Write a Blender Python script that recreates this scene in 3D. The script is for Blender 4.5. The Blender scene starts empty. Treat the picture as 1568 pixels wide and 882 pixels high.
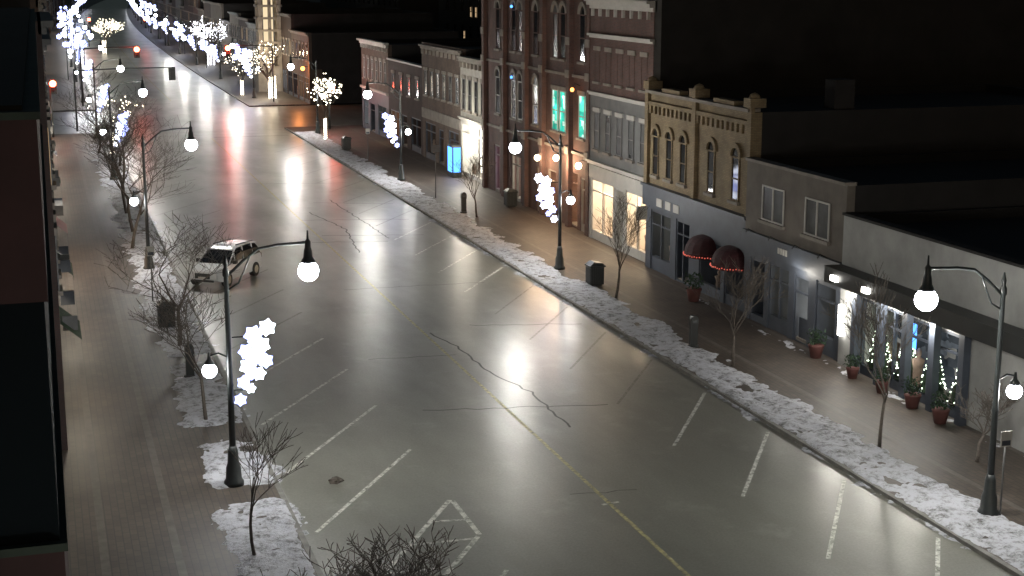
import bpy, math, random
from mathutils import Vector, noise, Matrix
R = random.Random(7)
scene = bpy.context.scene
V = Vector

# ------------------------------------------------------------------ materials
def new_mat(name):
    m = bpy.data.materials.new(name); m.use_nodes = True
    nt = m.node_tree; nt.nodes.clear()
    out = nt.nodes.new('ShaderNodeOutputMaterial')
    return m, nt, out
def N(nt, t, **kw):
    n = nt.nodes.new(t)
    for k, v in kw.items():
        if k in n.inputs: n.inputs[k].default_value = v
        else: setattr(n, k, v)
    return n
def c4(c): return (c[0], c[1], c[2], 1.0)
def mat(name, col, rough=0.8, var=0.35, scale=1.5, bump=0.0, bscale=30, metal=0.0, spec=0.5):
    m, nt, out = new_mat(name); L = nt.links.new
    p = N(nt, 'ShaderNodeBsdfPrincipled'); p.inputs['Roughness'].default_value = rough
    p.inputs['Metallic'].default_value = metal; p.inputs['Specular IOR Level'].default_value = spec
    tc = N(nt, 'ShaderNodeTexCoord')
    n = N(nt, 'ShaderNodeTexNoise', Scale=scale, Detail=6.0, Roughness=0.6)
    L(tc.outputs['Object'], n.inputs['Vector'])
    r = N(nt, 'ShaderNodeValToRGB')
    r.color_ramp.elements[0].position = 0.3; r.color_ramp.elements[1].position = 0.7
    r.color_ramp.elements[0].color = c4([x*(1-var) for x in col]); r.color_ramp.elements[1].color = c4([x*(1+var*0.6) for x in col])
    L(n.outputs['Fac'], r.inputs['Fac']); L(r.outputs['Color'], p.inputs['Base Color'])
    if bump > 0:
        n2 = N(nt, 'ShaderNodeTexNoise', Scale=bscale, Detail=4.0); L(tc.outputs['Object'], n2.inputs['Vector'])
        b = N(nt, 'ShaderNodeBump', Strength=bump, Distance=0.02); L(n2.outputs['Fac'], b.inputs['Height']); L(b.outputs['Normal'], p.inputs['Normal'])
    L(p.outputs['BSDF'], out.inputs['Surface'])
    return m
def brick(name, c1, c2, mortar, plane='YZ', bw=0.22, rh=0.075, rough=0.85, ms=0.012, dirt=0.4):
    m, nt, out = new_mat(name); L = nt.links.new
    p = N(nt, 'ShaderNodeBsdfPrincipled', Roughness=rough)
    tc = N(nt, 'ShaderNodeTexCoord'); s = N(nt, 'ShaderNodeSeparateXYZ'); cb = N(nt, 'ShaderNodeCombineXYZ')
    L(tc.outputs['Object'], s.inputs[0])
    if plane == 'YZ':
        a = N(nt, 'ShaderNodeMath', operation='ADD'); L(s.outputs['X'], a.inputs[0]); L(s.outputs['Y'], a.inputs[1])
        L(a.outputs[0], cb.inputs['X']); L(s.outputs['Z'], cb.inputs['Y'])
    else:
        L(s.outputs['Y'], cb.inputs['X']); L(s.outputs['X'], cb.inputs['Y'])
    b = N(nt, 'ShaderNodeTexBrick', Scale=1.0); b.inputs['Color1'].default_value = c4(c1); b.inputs['Color2'].default_value = c4(c2)
    b.inputs['Mortar'].default_value = c4(mortar); b.inputs['Mortar Size'].default_value = ms
    b.inputs['Brick Width'].default_value = bw; b.inputs['Row Height'].default_value = rh
    L(cb.outputs[0], b.inputs['Vector'])
    n = N(nt, 'ShaderNodeTexNoise', Scale=0.7, Detail=8.0, Roughness=0.65); L(tc.outputs['Object'], n.inputs['Vector'])
    r = N(nt, 'ShaderNodeValToRGB'); r.color_ramp.elements[0].position = 0.3; r.color_ramp.elements[1].position = 0.7
    r.color_ramp.elements[0].color = (1-dirt,)*3+(1,); r.color_ramp.elements[1].color = (1.15,)*3+(1,)
    L(n.outputs['Fac'], r.inputs['Fac'])
    mx = N(nt, 'ShaderNodeMix', data_type='RGBA', blend_type='MULTIPLY'); mx.inputs[0].default_value = 1.0
    L(b.outputs['Color'], mx.inputs[6]); L(r.outputs['Color'], mx.inputs[7]); L(mx.outputs[2], p.inputs['Base Color'])
    L(p.outputs['BSDF'], out.inputs['Surface'])
    return m
def emis(name, col, strength):
    m, nt, out = new_mat(name)
    e = N(nt, 'ShaderNodeEmission', Strength=strength); e.inputs['Color'].default_value = c4(col)
    nt.links.new(e.outputs[0], out.inputs['Surface']); return m
def interior(name, cols, strength, scale=2.2):
    """back wall of a lit shop: shelves and goods of varying brightness"""
    m, nt, out = new_mat(name); L = nt.links.new
    tc = N(nt, 'ShaderNodeTexCoord')
    mp = N(nt, 'ShaderNodeMapping'); mp.inputs['Scale'].default_value = (1, 1, 1.5)
    L(tc.outputs['Object'], mp.inputs[0])
    v = N(nt, 'ShaderNodeTexVoronoi', distance='CHEBYCHEV', Scale=scale); L(mp.outputs[0], v.inputs['Vector'])
    s = N(nt, 'ShaderNodeSeparateColor'); L(v.outputs['Color'], s.inputs[0])
    r = N(nt, 'ShaderNodeValToRGB'); r.color_ramp.interpolation = 'CONSTANT'
    els = r.color_ramp.elements
    for i, c in enumerate(cols):
        e = els[i] if i < 2 else els.new(i/len(cols))
        e.position = i/len(cols); e.color = c4(c)
    L(s.outputs[0], r.inputs['Fac'])
    n = N(nt, 'ShaderNodeTexNoise', Scale=1.1, Detail=3.0); L(tc.outputs['Object'], n.inputs['Vector'])
    mu = N(nt, 'ShaderNodeMapRange'); mu.inputs[1].default_value = 0.3; mu.inputs[2].default_value = 0.7; mu.inputs[3].default_value = 0.35*strength; mu.inputs[4].default_value = 1.4*strength
    L(n.outputs['Fac'], mu.inputs[0])
    e = N(nt, 'ShaderNodeEmission'); L(r.outputs['Color'], e.inputs['Color']); L(mu.outputs[0], e.inputs['Strength'])
    L(e.outputs[0], out.inputs['Surface']); return m

def asphalt():
    m, nt, out = new_mat('damp_asphalt'); L = nt.links.new
    p = N(nt, 'ShaderNodeBsdfPrincipled'); p.inputs['Specular IOR Level'].default_value = 0.4
    tc = N(nt, 'ShaderNodeTexCoord')
    mp = N(nt, 'ShaderNodeMapping'); mp.inputs['Scale'].default_value = (1.0, 0.35, 1)
    L(tc.outputs['Object'], mp.inputs[0])
    n1 = N(nt, 'ShaderNodeTexNoise', Scale=0.28, Detail=6.0, Roughness=0.55); L(mp.outputs[0], n1.inputs['Vector'])
    n2 = N(nt, 'ShaderNodeTexNoise', Scale=14.0, Detail=5.0, Roughness=0.7); L(tc.outputs['Object'], n2.inputs['Vector'])
    r = N(nt, 'ShaderNodeValToRGB'); e = r.color_ramp.elements
    e[0].position = 0.32; e[0].color = (0.128, 0.127, 0.107, 1); e[1].position = 0.68; e[1].color = (0.176, 0.173, 0.146, 1)
    L(n1.outputs['Fac'], r.inputs['Fac'])
    r2 = N(nt, 'ShaderNodeValToRGB'); r2.color_ramp.elements[0].color = (.76, .76, .76, 1); r2.color_ramp.elements[1].color = (1.16, 1.16, 1.16, 1)
    r2.color_ramp.elements[0].position = .35; r2.color_ramp.elements[1].position = .65
    L(n2.outputs['Fac'], r2.inputs['Fac'])
    mx = N(nt, 'ShaderNodeMix', data_type='RGBA', blend_type='MULTIPLY'); mx.inputs[0].default_value = 1.0
    L(r.outputs['Color'], mx.inputs[6]); L(r2.outputs['Color'], mx.inputs[7])
    # pale road-salt smears
    ns = N(nt, 'ShaderNodeTexNoise', Scale=0.55, Detail=7.0, Roughness=0.7); L(tc.outputs['Object'], ns.inputs['Vector'])
    rs = N(nt, 'ShaderNodeValToRGB'); rs.color_ramp.elements[0].position = .56; rs.color_ramp.elements[0].color = (0, 0, 0, 1); rs.color_ramp.elements[1].position = .74; rs.color_ramp.elements[1].color = (.6, .6, .6, 1)
    L(ns.outputs['Fac'], rs.inputs['Fac'])
    m2 = N(nt, 'ShaderNodeMix', data_type='RGBA'); L(rs.outputs['Color'], m2.inputs[0]); L(mx.outputs[2], m2.inputs[6]); m2.inputs[7].default_value = (0.27, 0.265, 0.24, 1)
    L(m2.outputs[2], p.inputs['Base Color'])
    p.inputs['Roughness'].default_value = .52
    n3 = N(nt, 'ShaderNodeTexNoise', Scale=0.4, Detail=6.0, Roughness=0.6); L(mp.outputs[0], n3.inputs['Vector'])
    mr = N(nt, 'ShaderNodeMapRange'); mr.inputs[1].default_value = .32; mr.inputs[2].default_value = .68; mr.inputs[3].default_value = .50; mr.inputs[4].default_value = 1.0
    L(n3.outputs['Fac'], mr.inputs[0]); L(mr.outputs[0], p.inputs['Coat Weight'])
    p.inputs['Coat Roughness'].default_value = .30
    n4 = N(nt, 'ShaderNodeTexNoise', Scale=3.0, Detail=6.0, Roughness=0.7); L(tc.outputs['Object'], n4.inputs['Vector'])
    b = N(nt, 'ShaderNodeBump', Strength=0.2, Distance=0.02); L(n4.outputs['Fac'], b.inputs['Height']); L(b.outputs['Normal'], p.inputs['Normal']); L(b.outputs['Normal'], p.inputs['Coat Normal'])
    L(p.outputs['BSDF'], out.inputs['Surface']); return m
def paint(name, col, lo=0.38, hi=0.6):
    m, nt, out = new_mat(name); L = nt.links.new
    p = N(nt, 'ShaderNodeBsdfPrincipled', Roughness=0.5)
    tc = N(nt, 'ShaderNodeTexCoord'); n = N(nt, 'ShaderNodeTexNoise', Scale=5.0, Detail=8.0, Roughness=0.75); L(tc.outputs['Object'], n.inputs['Vector'])
    r = N(nt, 'ShaderNodeValToRGB'); e = r.color_ramp.elements
    e[0].position = lo; e[0].color = (0.15, 0.15, 0.13, 1); e[1].position = hi; e[1].color = c4(col)
    L(n.outputs['Fac'], r.inputs['Fac']); L(r.outputs['Color'], p.inputs['Base Color']); L(p.outputs['BSDF'], out.inputs['Surface']); return m
def snowmat():
    m, nt, out = new_mat('old_snow'); L = nt.links.new
    p = N(nt, 'ShaderNodeBsdfPrincipled', Roughness=0.7)
    tc = N(nt, 'ShaderNodeTexCoord'); n = N(nt, 'ShaderNodeTexNoise', Scale=2.8, Detail=9.0, Roughness=0.82); L(tc.outputs['Object'], n.inputs['Vector'])
    r = N(nt, 'ShaderNodeValToRGB'); e = r.color_ramp.elements
    e[0].position = 0.37; e[0].color = (0.10, 0.095, 0.09, 1); e[1].position = 0.52; e[1].color = (0.54, 0.55, 0.60, 1)
    L(n.outputs['Fac'], r.inputs['Fac']); L(r.outputs['Color'], p.inputs['Base Color'])
    n2 = N(nt, 'ShaderNodeTexNoise', Scale=7.0, Detail=6.0, Roughness=0.7); L(tc.outputs['Object'], n2.inputs['Vector'])
    b = N(nt, 'ShaderNodeBump', Strength=0.8, Distance=0.08); L(n2.outputs['Fac'], b.inputs['Height']); L(b.outputs['Normal'], p.inputs['Normal'])
    L(p.outputs['BSDF'], out.inputs['Surface']); return m

M = {}
M['asphalt'] = asphalt()
M['white_paint'] = paint('road_paint_white', (0.70, 0.70, 0.65), .39, .58)
M['worn_paint'] = paint('road_paint_worn', (0.36, 0.36, 0.32), .44, .74)
M['yellow_paint'] = paint('road_paint_yellow', (0.56, 0.49, 0.22), .38, .64)
M['snow'] = snowmat()
M['paver'] = brick('brick_pavers', (0.092, 0.070, 0.055), (0.068, 0.053, 0.043), (0.042, 0.037, 0.032), 'XY', 0.4, 0.2, 0.55, 0.015)
M['paver_band'] = mat('paver_band', (0.115, 0.10, 0.088), 0.6, .3, 3)
M['kerb'] = mat('concrete_kerb', (0.20, 0.195, 0.18), 0.7, .4, 2)
M['tar'] = mat('tar_crack', (0.03, 0.03, 0.026), 0.5)
M['ground'] = mat('ground_dark', (0.03, 0.03, 0.03), 0.9)
M['red_brick'] = brick('red_brick', (0.130, 0.054, 0.042), (0.090, 0.040, 0.033), (0.10, 0.085, 0.078))
M['dark_brick'] = brick('dark_brick', (0.05, 0.026, 0.023), (0.038, 0.02, 0.018), (0.034, 0.028, 0.026))
M['side_dark'] = mat('shade_dark_wall', (0.019, 0.017, 0.017), 0.9, .3, .6)  # night shade on side and rear walls is put into this near-black colour
M['bay_red'] = mat('dark_red_render', (0.045, 0.020, 0.021), 0.85, .35, 1.2)
M['brown_brick'] = brick('brown_brick', (0.13, 0.08, 0.056), (0.094, 0.06, 0.044), (0.09, 0.078, 0.07))
M['tan_brick'] = brick('tan_brick', (0.28, 0.205, 0.112), (0.22, 0.152, 0.082), (0.16, 0.135, 0.09))
M['taupe'] = mat('taupe_render', (0.14, 0.122, 0.105), 0.85, .25, 1.0)
M['grey_wall'] = mat('grey_painted_wall', (0.15, 0.15, 0.15), 0.8, .25, 1.0)
M['white_wall'] = mat('white_render', (0.33, 0.33, 0.32), 0.8, .3, .5)
M['cream'] = mat('cream_painted_brick', (0.36, 0.34, 0.30), 0.8, .2)
M['stone'] = mat('pale_stone', (0.23, 0.205, 0.18), 0.85, .25)
M['white_trim'] = mat('white_trim', (0.42, 0.405, 0.38), 0.6, .15)
M['slate'] = mat('slate_blue_paint', (0.05, 0.06, 0.08), 0.5, .25)
M['black'] = mat('black_metal', (0.018, 0.02, 0.02), 0.4, .3)
M['dark_green'] = mat('lamp_post_dark_metal', (0.03, 0.035, 0.036), 0.4, .3, 4)
M['roof'] = mat('roof_membrane', (0.014, 0.016, 0.018), 0.9, .4, .4)
M['glass'] = mat('dark_window_glass', (0.012, 0.014, 0.018), 0.08, .3, .5)
M['glass_grey'] = mat('blind_window_glass', (0.09, 0.095, 0.10), 0.2, .5, .8)
M['teal_panel'] = mat('dark_teal_panel', (0.005, 0.009, 0.012), 0.8, .2, .5, spec=.1)
M['bark'] = mat('bark', (0.10, 0.085, 0.072), 0.9, .4, 8)
M['bark2'] = mat('bark_pale', (0.15, 0.13, 0.115), 0.9, .4, 8)
M['awning'] = mat('maroon_awning', (0.045, 0.010, 0.013), 0.8, .4, 4)
M['globe'] = emis('lamp_globe_glow', (0.88, 0.91, 1.0), 40)
M['star'] = emis('star_led_glow', (0.42, 0.48, 1.0), 4.2)
M['star2'] = emis('star_led_white', (0.80, 0.85, 1.0), 7)
M['bulb'] = emis('fairy_bulb_warm', (1.0, 0.88, 0.68), 10)
M['bulbw'] = emis('fairy_bulb_white', (0.92, 0.92, 1.0), 9)
M['treelit'] = emis('shop_tree_bulb', (0.85, 1.0, 0.78), 8)
M['red'] = emis('signal_red', (1.0, 0.09, 0.04), 45)
M['redtrim'] = emis('red_rope_light', (1.0, 0.20, 0.14), 0.9)
M['orange'] = emis('orange_glow', (1.0, 0.28, 0.06), 8)
M['teal'] = interior('teal_lit_room', [(0.05, .50, .36), (0.12, .85, .6), (.6, .95, .8), (.05, .6, .45)], 1.7, 1.4)
M['warm_int'] = interior('warm_shop_interior', [(1, .70, .38), (.5, .27, .12), (1, .85, .56), (.85, .60, .36), (.9, .36, .18)], 6.5, 2.6)
M['white_int'] = interior('white_shop_interior', [(1, .95, .8), (.9, .86, .74), (1, 1, .9), (.6, .55, .46)], 6.5, 1.6)
M['cool_int'] = interior('cool_shop_interior', [(.85, .78, .60), (.40, .36, .28), (.70, .64, .48), (.16, .16, .14)], 2.0, 2.0)
M['dim_int'] = interior('dim_shop_interior', [(.14, .16, .18), (.05, .06, .07), (.27, .27, .25), (.07, .08, .09)], 0.7, 1.8)
M['pink_int'] = interior('pink_shop_interior', [(.9, .6, .9), (1, .8, 1), (.6, .4, .7)], 5, 2)
M['blue_screen'] = emis('blue_screen', (0.10, 0.35, 1.0), 3.0)
M['warm_lamp'] = emis('warm_wall_lamp', (1.0, 0.74, 0.45), 20)
M['white_lamp'] = emis('white_wall_lamp', (1.0, 0.97, 0.9), 12)
M['tower_glow'] = emis('tower_inner_glow', (1.0, 0.80, 0.50), 1.0)
M['dim_lit'] = emis('far_lit_window', (0.9, 0.62, 0.35), 0.6)
M['blue_lit'] = emis('blue_lit_window', (0.10, 0.25, 0.9), 1.4)
M['car_paint'] = mat('car_paint_white', (0.60, 0.61, 0.63), 0.25, .1)
M['tyre'] = mat('tyre_rubber', (0.015, 0.015, 0.015), 0.8)
M['chrome'] = mat('chrome', (0.4, 0.4, 0.4), 0.25, .1, metal=1.0)
M['headlamp'] = mat('headlamp_lens', (0.6, 0.6, 0.62), 0.15, .1)
M['needles'] = mat('evergreen', (0.03, 0.06, 0.03), 0.9, .5, 6)
M['verdigris'] = mat('verdigris_flashing', (0.03, 0.045, 0.035), 0.8, .4, 3)
M['terracotta'] = mat('planter_red', (0.11, 0.04, 0.035), 0.8)
M['mannequin'] = mat('clothing', (0.25, 0.18, 0.14), 0.8, .6, 1.3)

# ------------------------------------------------------------------ geometry helpers
class G:
    def __init__(s, name, loc=(0, 0, 0), rot=0.0, single=False):
        s.name = name; s.loc = loc; s.rot = rot; s.parts = {}; s.single = single; s.lights = []
    def add(s, part, m, vs, fs, smooth=False):
        k = (part, m); d = s.parts.setdefault(k, [[], [], smooth]); o = len(d[0])
        d[0].extend([tuple(v) for v in vs]); d[1].extend([tuple(i+o for i in f) for f in fs])
    def box(s, part, m, x0, x1, y0, y1, z0, z1):
        if x1 < x0: x0, x1 = x1, x0
        if y1 < y0: y0, y1 = y1, y0
        vs = [(x0,y0,z0),(x1,y0,z0),(x1,y1,z0),(x0,y1,z0),(x0,y0,z1),(x1,y0,z1),(x1,y1,z1),(x0,y1,z1)]
        s.add(part, m, vs, [(0,3,2,1),(4,5,6,7),(0,1,5,4),(1,2,6,5),(2,3,7,6),(3,0,4,7)])
    def lathe(s, part, m, prof, cx=0, cy=0, n=12, smooth=True):
        vs = []; fs = []
        for r, z in prof:
            for i in range(n):
                a = 2*math.pi*i/n; vs.append((cx+r*math.cos(a), cy+r*math.sin(a), z))
        for j in range(len(prof)-1):
            for i in range(n):
                fs.append((j*n+i, j*n+(i+1) % n, (j+1)*n+(i+1) % n, (j+1)*n+i))
        fs.append(tuple(range(n))[::-1]); fs.append(tuple((len(prof)-1)*n+i for i in range(n)))
        s.add(part, m, vs, fs, smooth)
    def tube(s, part, m, pts, rad, n=6, smooth=True):
        pts = [V(p) for p in pts]; vs = []; fs = []
        if not hasattr(rad, '__len__'): rad = [rad]*len(pts)
        for k, p in enumerate(pts):
            d = (pts[min(k+1, len(pts)-1)]-pts[max(k-1, 0)]).normalized()
            a = d.cross(V((0.13, 0.97, 0.2))).normalized(); b = d.cross(a)
            for i in range(n):
                t = 2*math.pi*i/n; vs.append(p+(a*math.cos(t)+b*math.sin(t))*rad[k])
        for k in range(len(pts)-1):
            for i in range(n):
                fs.append((k*n+i, k*n+(i+1) % n, (k+1)*n+(i+1) % n, (k+1)*n+i))
        fs.append(tuple(range(n))[::-1]); fs.append(tuple((len(pts)-1)*n+i for i in range(n)))
        s.add(part, m, vs, fs, smooth)
    def ball(s, part, m, c, r, n=12, k=8, sz=1.0):
        prof = [(max(0.002, r*math.sin(math.pi*j/k)), c[2]-r*sz*math.cos(math.pi*j/k)) for j in range(k+1)]
        s.lathe(part, m, prof, c[0], c[1], n)
    def octa(s, part, m, c, r):
        x, y, z = c
        s.add(part, m, [(x+r,y,z),(x-r,y,z),(x,y+r,z),(x,y-r,z),(x,y,z+r),(x,y,z-r)],
              [(0,2,4),(2,1,4),(1,3,4),(3,0,4),(2,0,5),(1,2,5),(3,1,5),(0,3,5)])
    def light(s, loc, power, col, radius):
        s.lights.append((loc, power, col, radius))
    def finish(s):
        objs = []
        if s.single and len(s.parts) == 1: root = None
        else:
            root = bpy.data.objects.new(s.name, None); scene.collection.objects.link(root)
            root.location = s.loc; root.rotation_euler = (0, 0, s.rot)
        for (part, m), (vs, fs, sm) in s.parts.items():
            nm = s.name if root is None else part
            me = bpy.data.meshes.new(nm); me.from_pydata(vs, [], fs); me.materials.append(M[m]); me.validate()
            if sm:
                for p in me.polygons: p.use_smooth = True
            o = bpy.data.objects.new(nm, me); scene.collection.objects.link(o)
            if root: o.parent = root
            else: o.location = s.loc; o.rotation_euler = (0, 0, s.rot)
            objs.append(o)
        for loc, pw, col, rad in s.lights:
            ld = bpy.data.lights.new('lamp_light', 'POINT'); ld.energy = pw; ld.color = col; ld.shadow_soft_size = rad
            o = bpy.data.objects.new('lamp_light', ld); scene.collection.objects.link(o); o.location = loc
            if root: o.parent = root
        return root

def bend(y):
    return 0.0 if y < 180 else (y-180)**2*6e-5
def ribbon(name, m, xa, xb, y0, y1, z, thick=0.0, step=12, curve=True):
    g = G(name, single=True); ys = [y0]
    while ys[-1] < y1-step: ys.append(ys[-1]+step)
    ys.append(y1); vs = []; fs = []
    for y in ys:
        b = bend(y) if curve else 0
        vs += [(xa+b, y, z), (xb+b, y, z), (xa+b, y, z-thick), (xb+b, y, z-thick)]
    for i in range(len(ys)-1):
        a = i*4; fs.append((a, a+1, a+5, a+4))
        if thick > 0: fs += [(a, a+4, a+6, a+2), (a+1, a+3, a+7, a+5)]
    if thick > 0:
        fs += [(0, 2, 3, 1)]; a = (len(ys)-1)*4; fs += [(a, a+1, a+3, a+2)]
    g.add('sheet', m, vs, fs); g.finish()

# ------------------------------------------------------------------ ground, road, pavements
g = G('ground', single=True); g.add('g', 'ground', [(-900,-100,-.05),(900,-100,-.05),(900,1600,-.05),(-900,1600,-.05)], [(0,1,2,3)]); g.finish()
LC, RC = 6.1, 22.9
ribbon('road', 'asphalt', LC, RC, -30, 1300, 0.0)
g = G('side_street', single=True); g.add('g', 'asphalt', [(-120,149,-.005),(160,149,-.005),(160,175,-.005),(-120,175,-.005)], [(0,1,2,3)]); g.finish()
for (a, b) in ((-30, 149), (175, 1300)):
    ribbon('pavement', 'paver', -1.5, LC-.16, a, b, 0.12, .17)
    ribbon('kerb', 'kerb', LC-.158, LC, a, b, 0.125, .17)
    ribbon('pavement', 'paver', RC+.16, 31.5, a, b, 0.12, .17)
    ribbon('kerb', 'kerb', RC, RC+.158, a, b, 0.125, .17)
for x in (0.75, 2.6): ribbon('paver_band', 'paver_band', x, x+.22, -10, 148, 0.1245)
for x in (25.75, 28.9): ribbon('paver_band', 'paver_band', x, x+.2, -10, 148, 0.1245)

def stripe(g, pts, w, z=0.005, m='white_paint'):
    for (a, b) in zip(pts[:-1], pts[1:]):
        a = V((a[0], a[1], 0)); b = V((b[0], b[1], 0)); d = (b-a).normalized(); n = V((-d.y, d.x, 0))*w/2
        vs = [a-n, b-n, b+n, a+n]; g.add('line', m, [(v.x, v.y, z) for v in vs], [(0,1,2,3)])
g = G('parking_lines', single=True)
for k in range(-3, 4):
    if k in (-1,): continue
    y = 38.8+5.25*k; stripe(g, [(6.5, y), (10.7, y+6.4)], .12, m='white_paint')
g.finish()
g = G('parking_lines', single=True)
for k in range(4, 20):
    y = 38.8+5.25*k; stripe(g, [(6.5, y), (10.7, y+6.4)], .11, m='worn_paint')
g.finish()
g = G('parking_lines', single=True)
for k in range(-2, 3): stripe(g, [(18.95, 32.9+5.05*k), (22.55, 38.4+5.05*k)], .12)
for k in range(7, 11): stripe(g, [(18.95, 32.9+5.05*k), (22.55, 38.4+5.05*k)], .12)
g.finish()
g = G('parking_lines', single=True)
for k in list(range(3, 7))+list(range(11, 20)): stripe(g, [(18.95, 32.9+5.05*k), (22.55, 38.4+5.05*k)], .10, m='worn_paint')
g.finish()
g = G('hatched_marking', single=True)
stripe(g, [(6.5, 33.6), (10.66, 40.2)], .15); stripe(g, [(10.72, 40.1), (10.72, 37.3)], .15); stripe(g, [(10.66, 37.2), (6.5, 30.9)], .15)
for (a, b) in (((9.75, 38.65), (10.64, 38.5)), ((8.75, 37.1), (10.5, 37.05)), ((7.7, 35.4), (9.45, 35.3)), ((6.7, 33.8), (8.4, 33.7))): stripe(g, [a, b], .12, .0095)
g.finish()
ribbon('centre_line', 'yellow_paint', 14.935, 15.065, -30, 142, 0.005)
ribbon('centre_line', 'yellow_paint', 14.94, 15.06, 186, 700, 0.005)
g = G('stop_line', single=True); stripe(g, [(15.3, 142.5), (22.3, 142.5)], .5, m='worn_paint'); stripe(g, [(6.5, 182), (14.6, 182)], .5, m='worn_paint')
stripe(g, [(6.5, 145), (22.5, 145)], .2, m='worn_paint'); stripe(g, [(6.5, 148), (22.5, 148)], .2, m='worn_paint'); stripe(g, [(14.75, 38.5), (15.3, 38.6)], .12); g.finish()
def crack(pts, w=.05, seed=1):
    rr = random.Random(seed); out = []
    for a, b in zip(pts[:-1], pts[1:]):
        n = max(2, int(math.dist(a, b)/.45))
        for i in range(n): t = i/n; out.append((a[0]+(b[0]-a[0])*t+rr.uniform(-.08, .08), a[1]+(b[1]-a[1])*t+rr.uniform(-.1, .1)))
    out.append(pts[-1]); return out
g = G('road_cracks', single=True)
for i, (p, w) in enumerate([([(15.2,60.5),(15.7,57.9),(15.8,53.6),(16.5,50.5),(16.4,45.9)], .08), ([(12.2,49.3),(15,48.8),(18.6,48.1)], .07), ([(17.2,61.4),(22,60.2)], .07),
     ([(14.2,39.6),(16.2,39.4)], .04), ([(14.3,84),(18.5,83)], .08), ([(15.2,86),(21,84.6)], .08), ([(16,95),(17,88),(16.2,80)], .08), ([(13.5,70.5),(20.5,70.2)], .05), ([(12,110),(21,108)], .07), ([(11.8,56.9),(15.3,56.6)], .05), ([(15,92),(21.5,90.4)], .08), ([(17,99),(22,97)], .08), ([(18.3,100),(18.8,84)], .08)]):
    pp = crack(p, w, i); stripe(g, pp, w, .0095, 'tar')
g.finish()

# snow banks
def snowbank(name, x0, x1, y0, y1, curb, side, c0, seed, res=0.13, amp=.17, gaps=()):
    nx = int((x1-x0)/res)+1; ny = int((y1-y0)/res)+1; vs = []; fs = []
    for j in range(ny):
        y = y0+j*res
        for i in range(nx):
            x = x0+i*res
            n = noise.fractal(V((x*.9+seed*7, y*.55, seed)), 0.9, 2.1, 5)
            n2 = noise.fractal(V((x*3.1, y*3.1+seed, 3)), 0.8, 2, 3)
            wob = noise.noise(V((y*.35, seed, 0)))*.35+noise.noise(V((y*1.4, seed+4, 0)))*.25
            e = min(x-x0-.15-wob*.5, x1-x-.25+wob)/.5; e = max(-1, min(1, e))
            cov = n*.9+c0-(1-e)*.8+n2*.12
            for (ga, gb) in gaps:
                if ga-.4 < y < gb+.4: cov -= 1.3*min(1, (y-ga+.4)/.4, (gb+.4-y)/.4)
            t = (x-curb)*side/.16; t = max(0, min(1, t+.5)); base = .12*t
            z = base-.02+max(-.09, amp*cov*(.55+.45*t)) + (n2*.035 if cov > .05 else 0)
            vs.append((x, y, z))
    for j in range(ny-1):
        for i in range(nx-1):
            a = j*nx+i; q = (a, a+1, a+nx+1, a+nx)
            if max(vs[k][2]-(.12 if (vs[k][0]-curb)*side > 0 else 0) for k in q) > -.005: fs.append(q)
    g = G(name, single=True); g.add('s', 'snow', vs, fs, True); g.finish()
snowbank('snow_bank', 22.5, 25.4, 24, 144, RC+.08, 1, .70, 1, amp=.11)
snowbank('snow_bank', 3.65, 6.6, 25, 140, LC-.08, -1, .64, 5, amp=.11, gaps=((41.8, 42.6), (47.5, 49), (58, 59)))
snowbank('snow_bank', 28.4, 29.25, 38, 63, 20, 1, .55, 9, res=.12, amp=.07)

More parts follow.
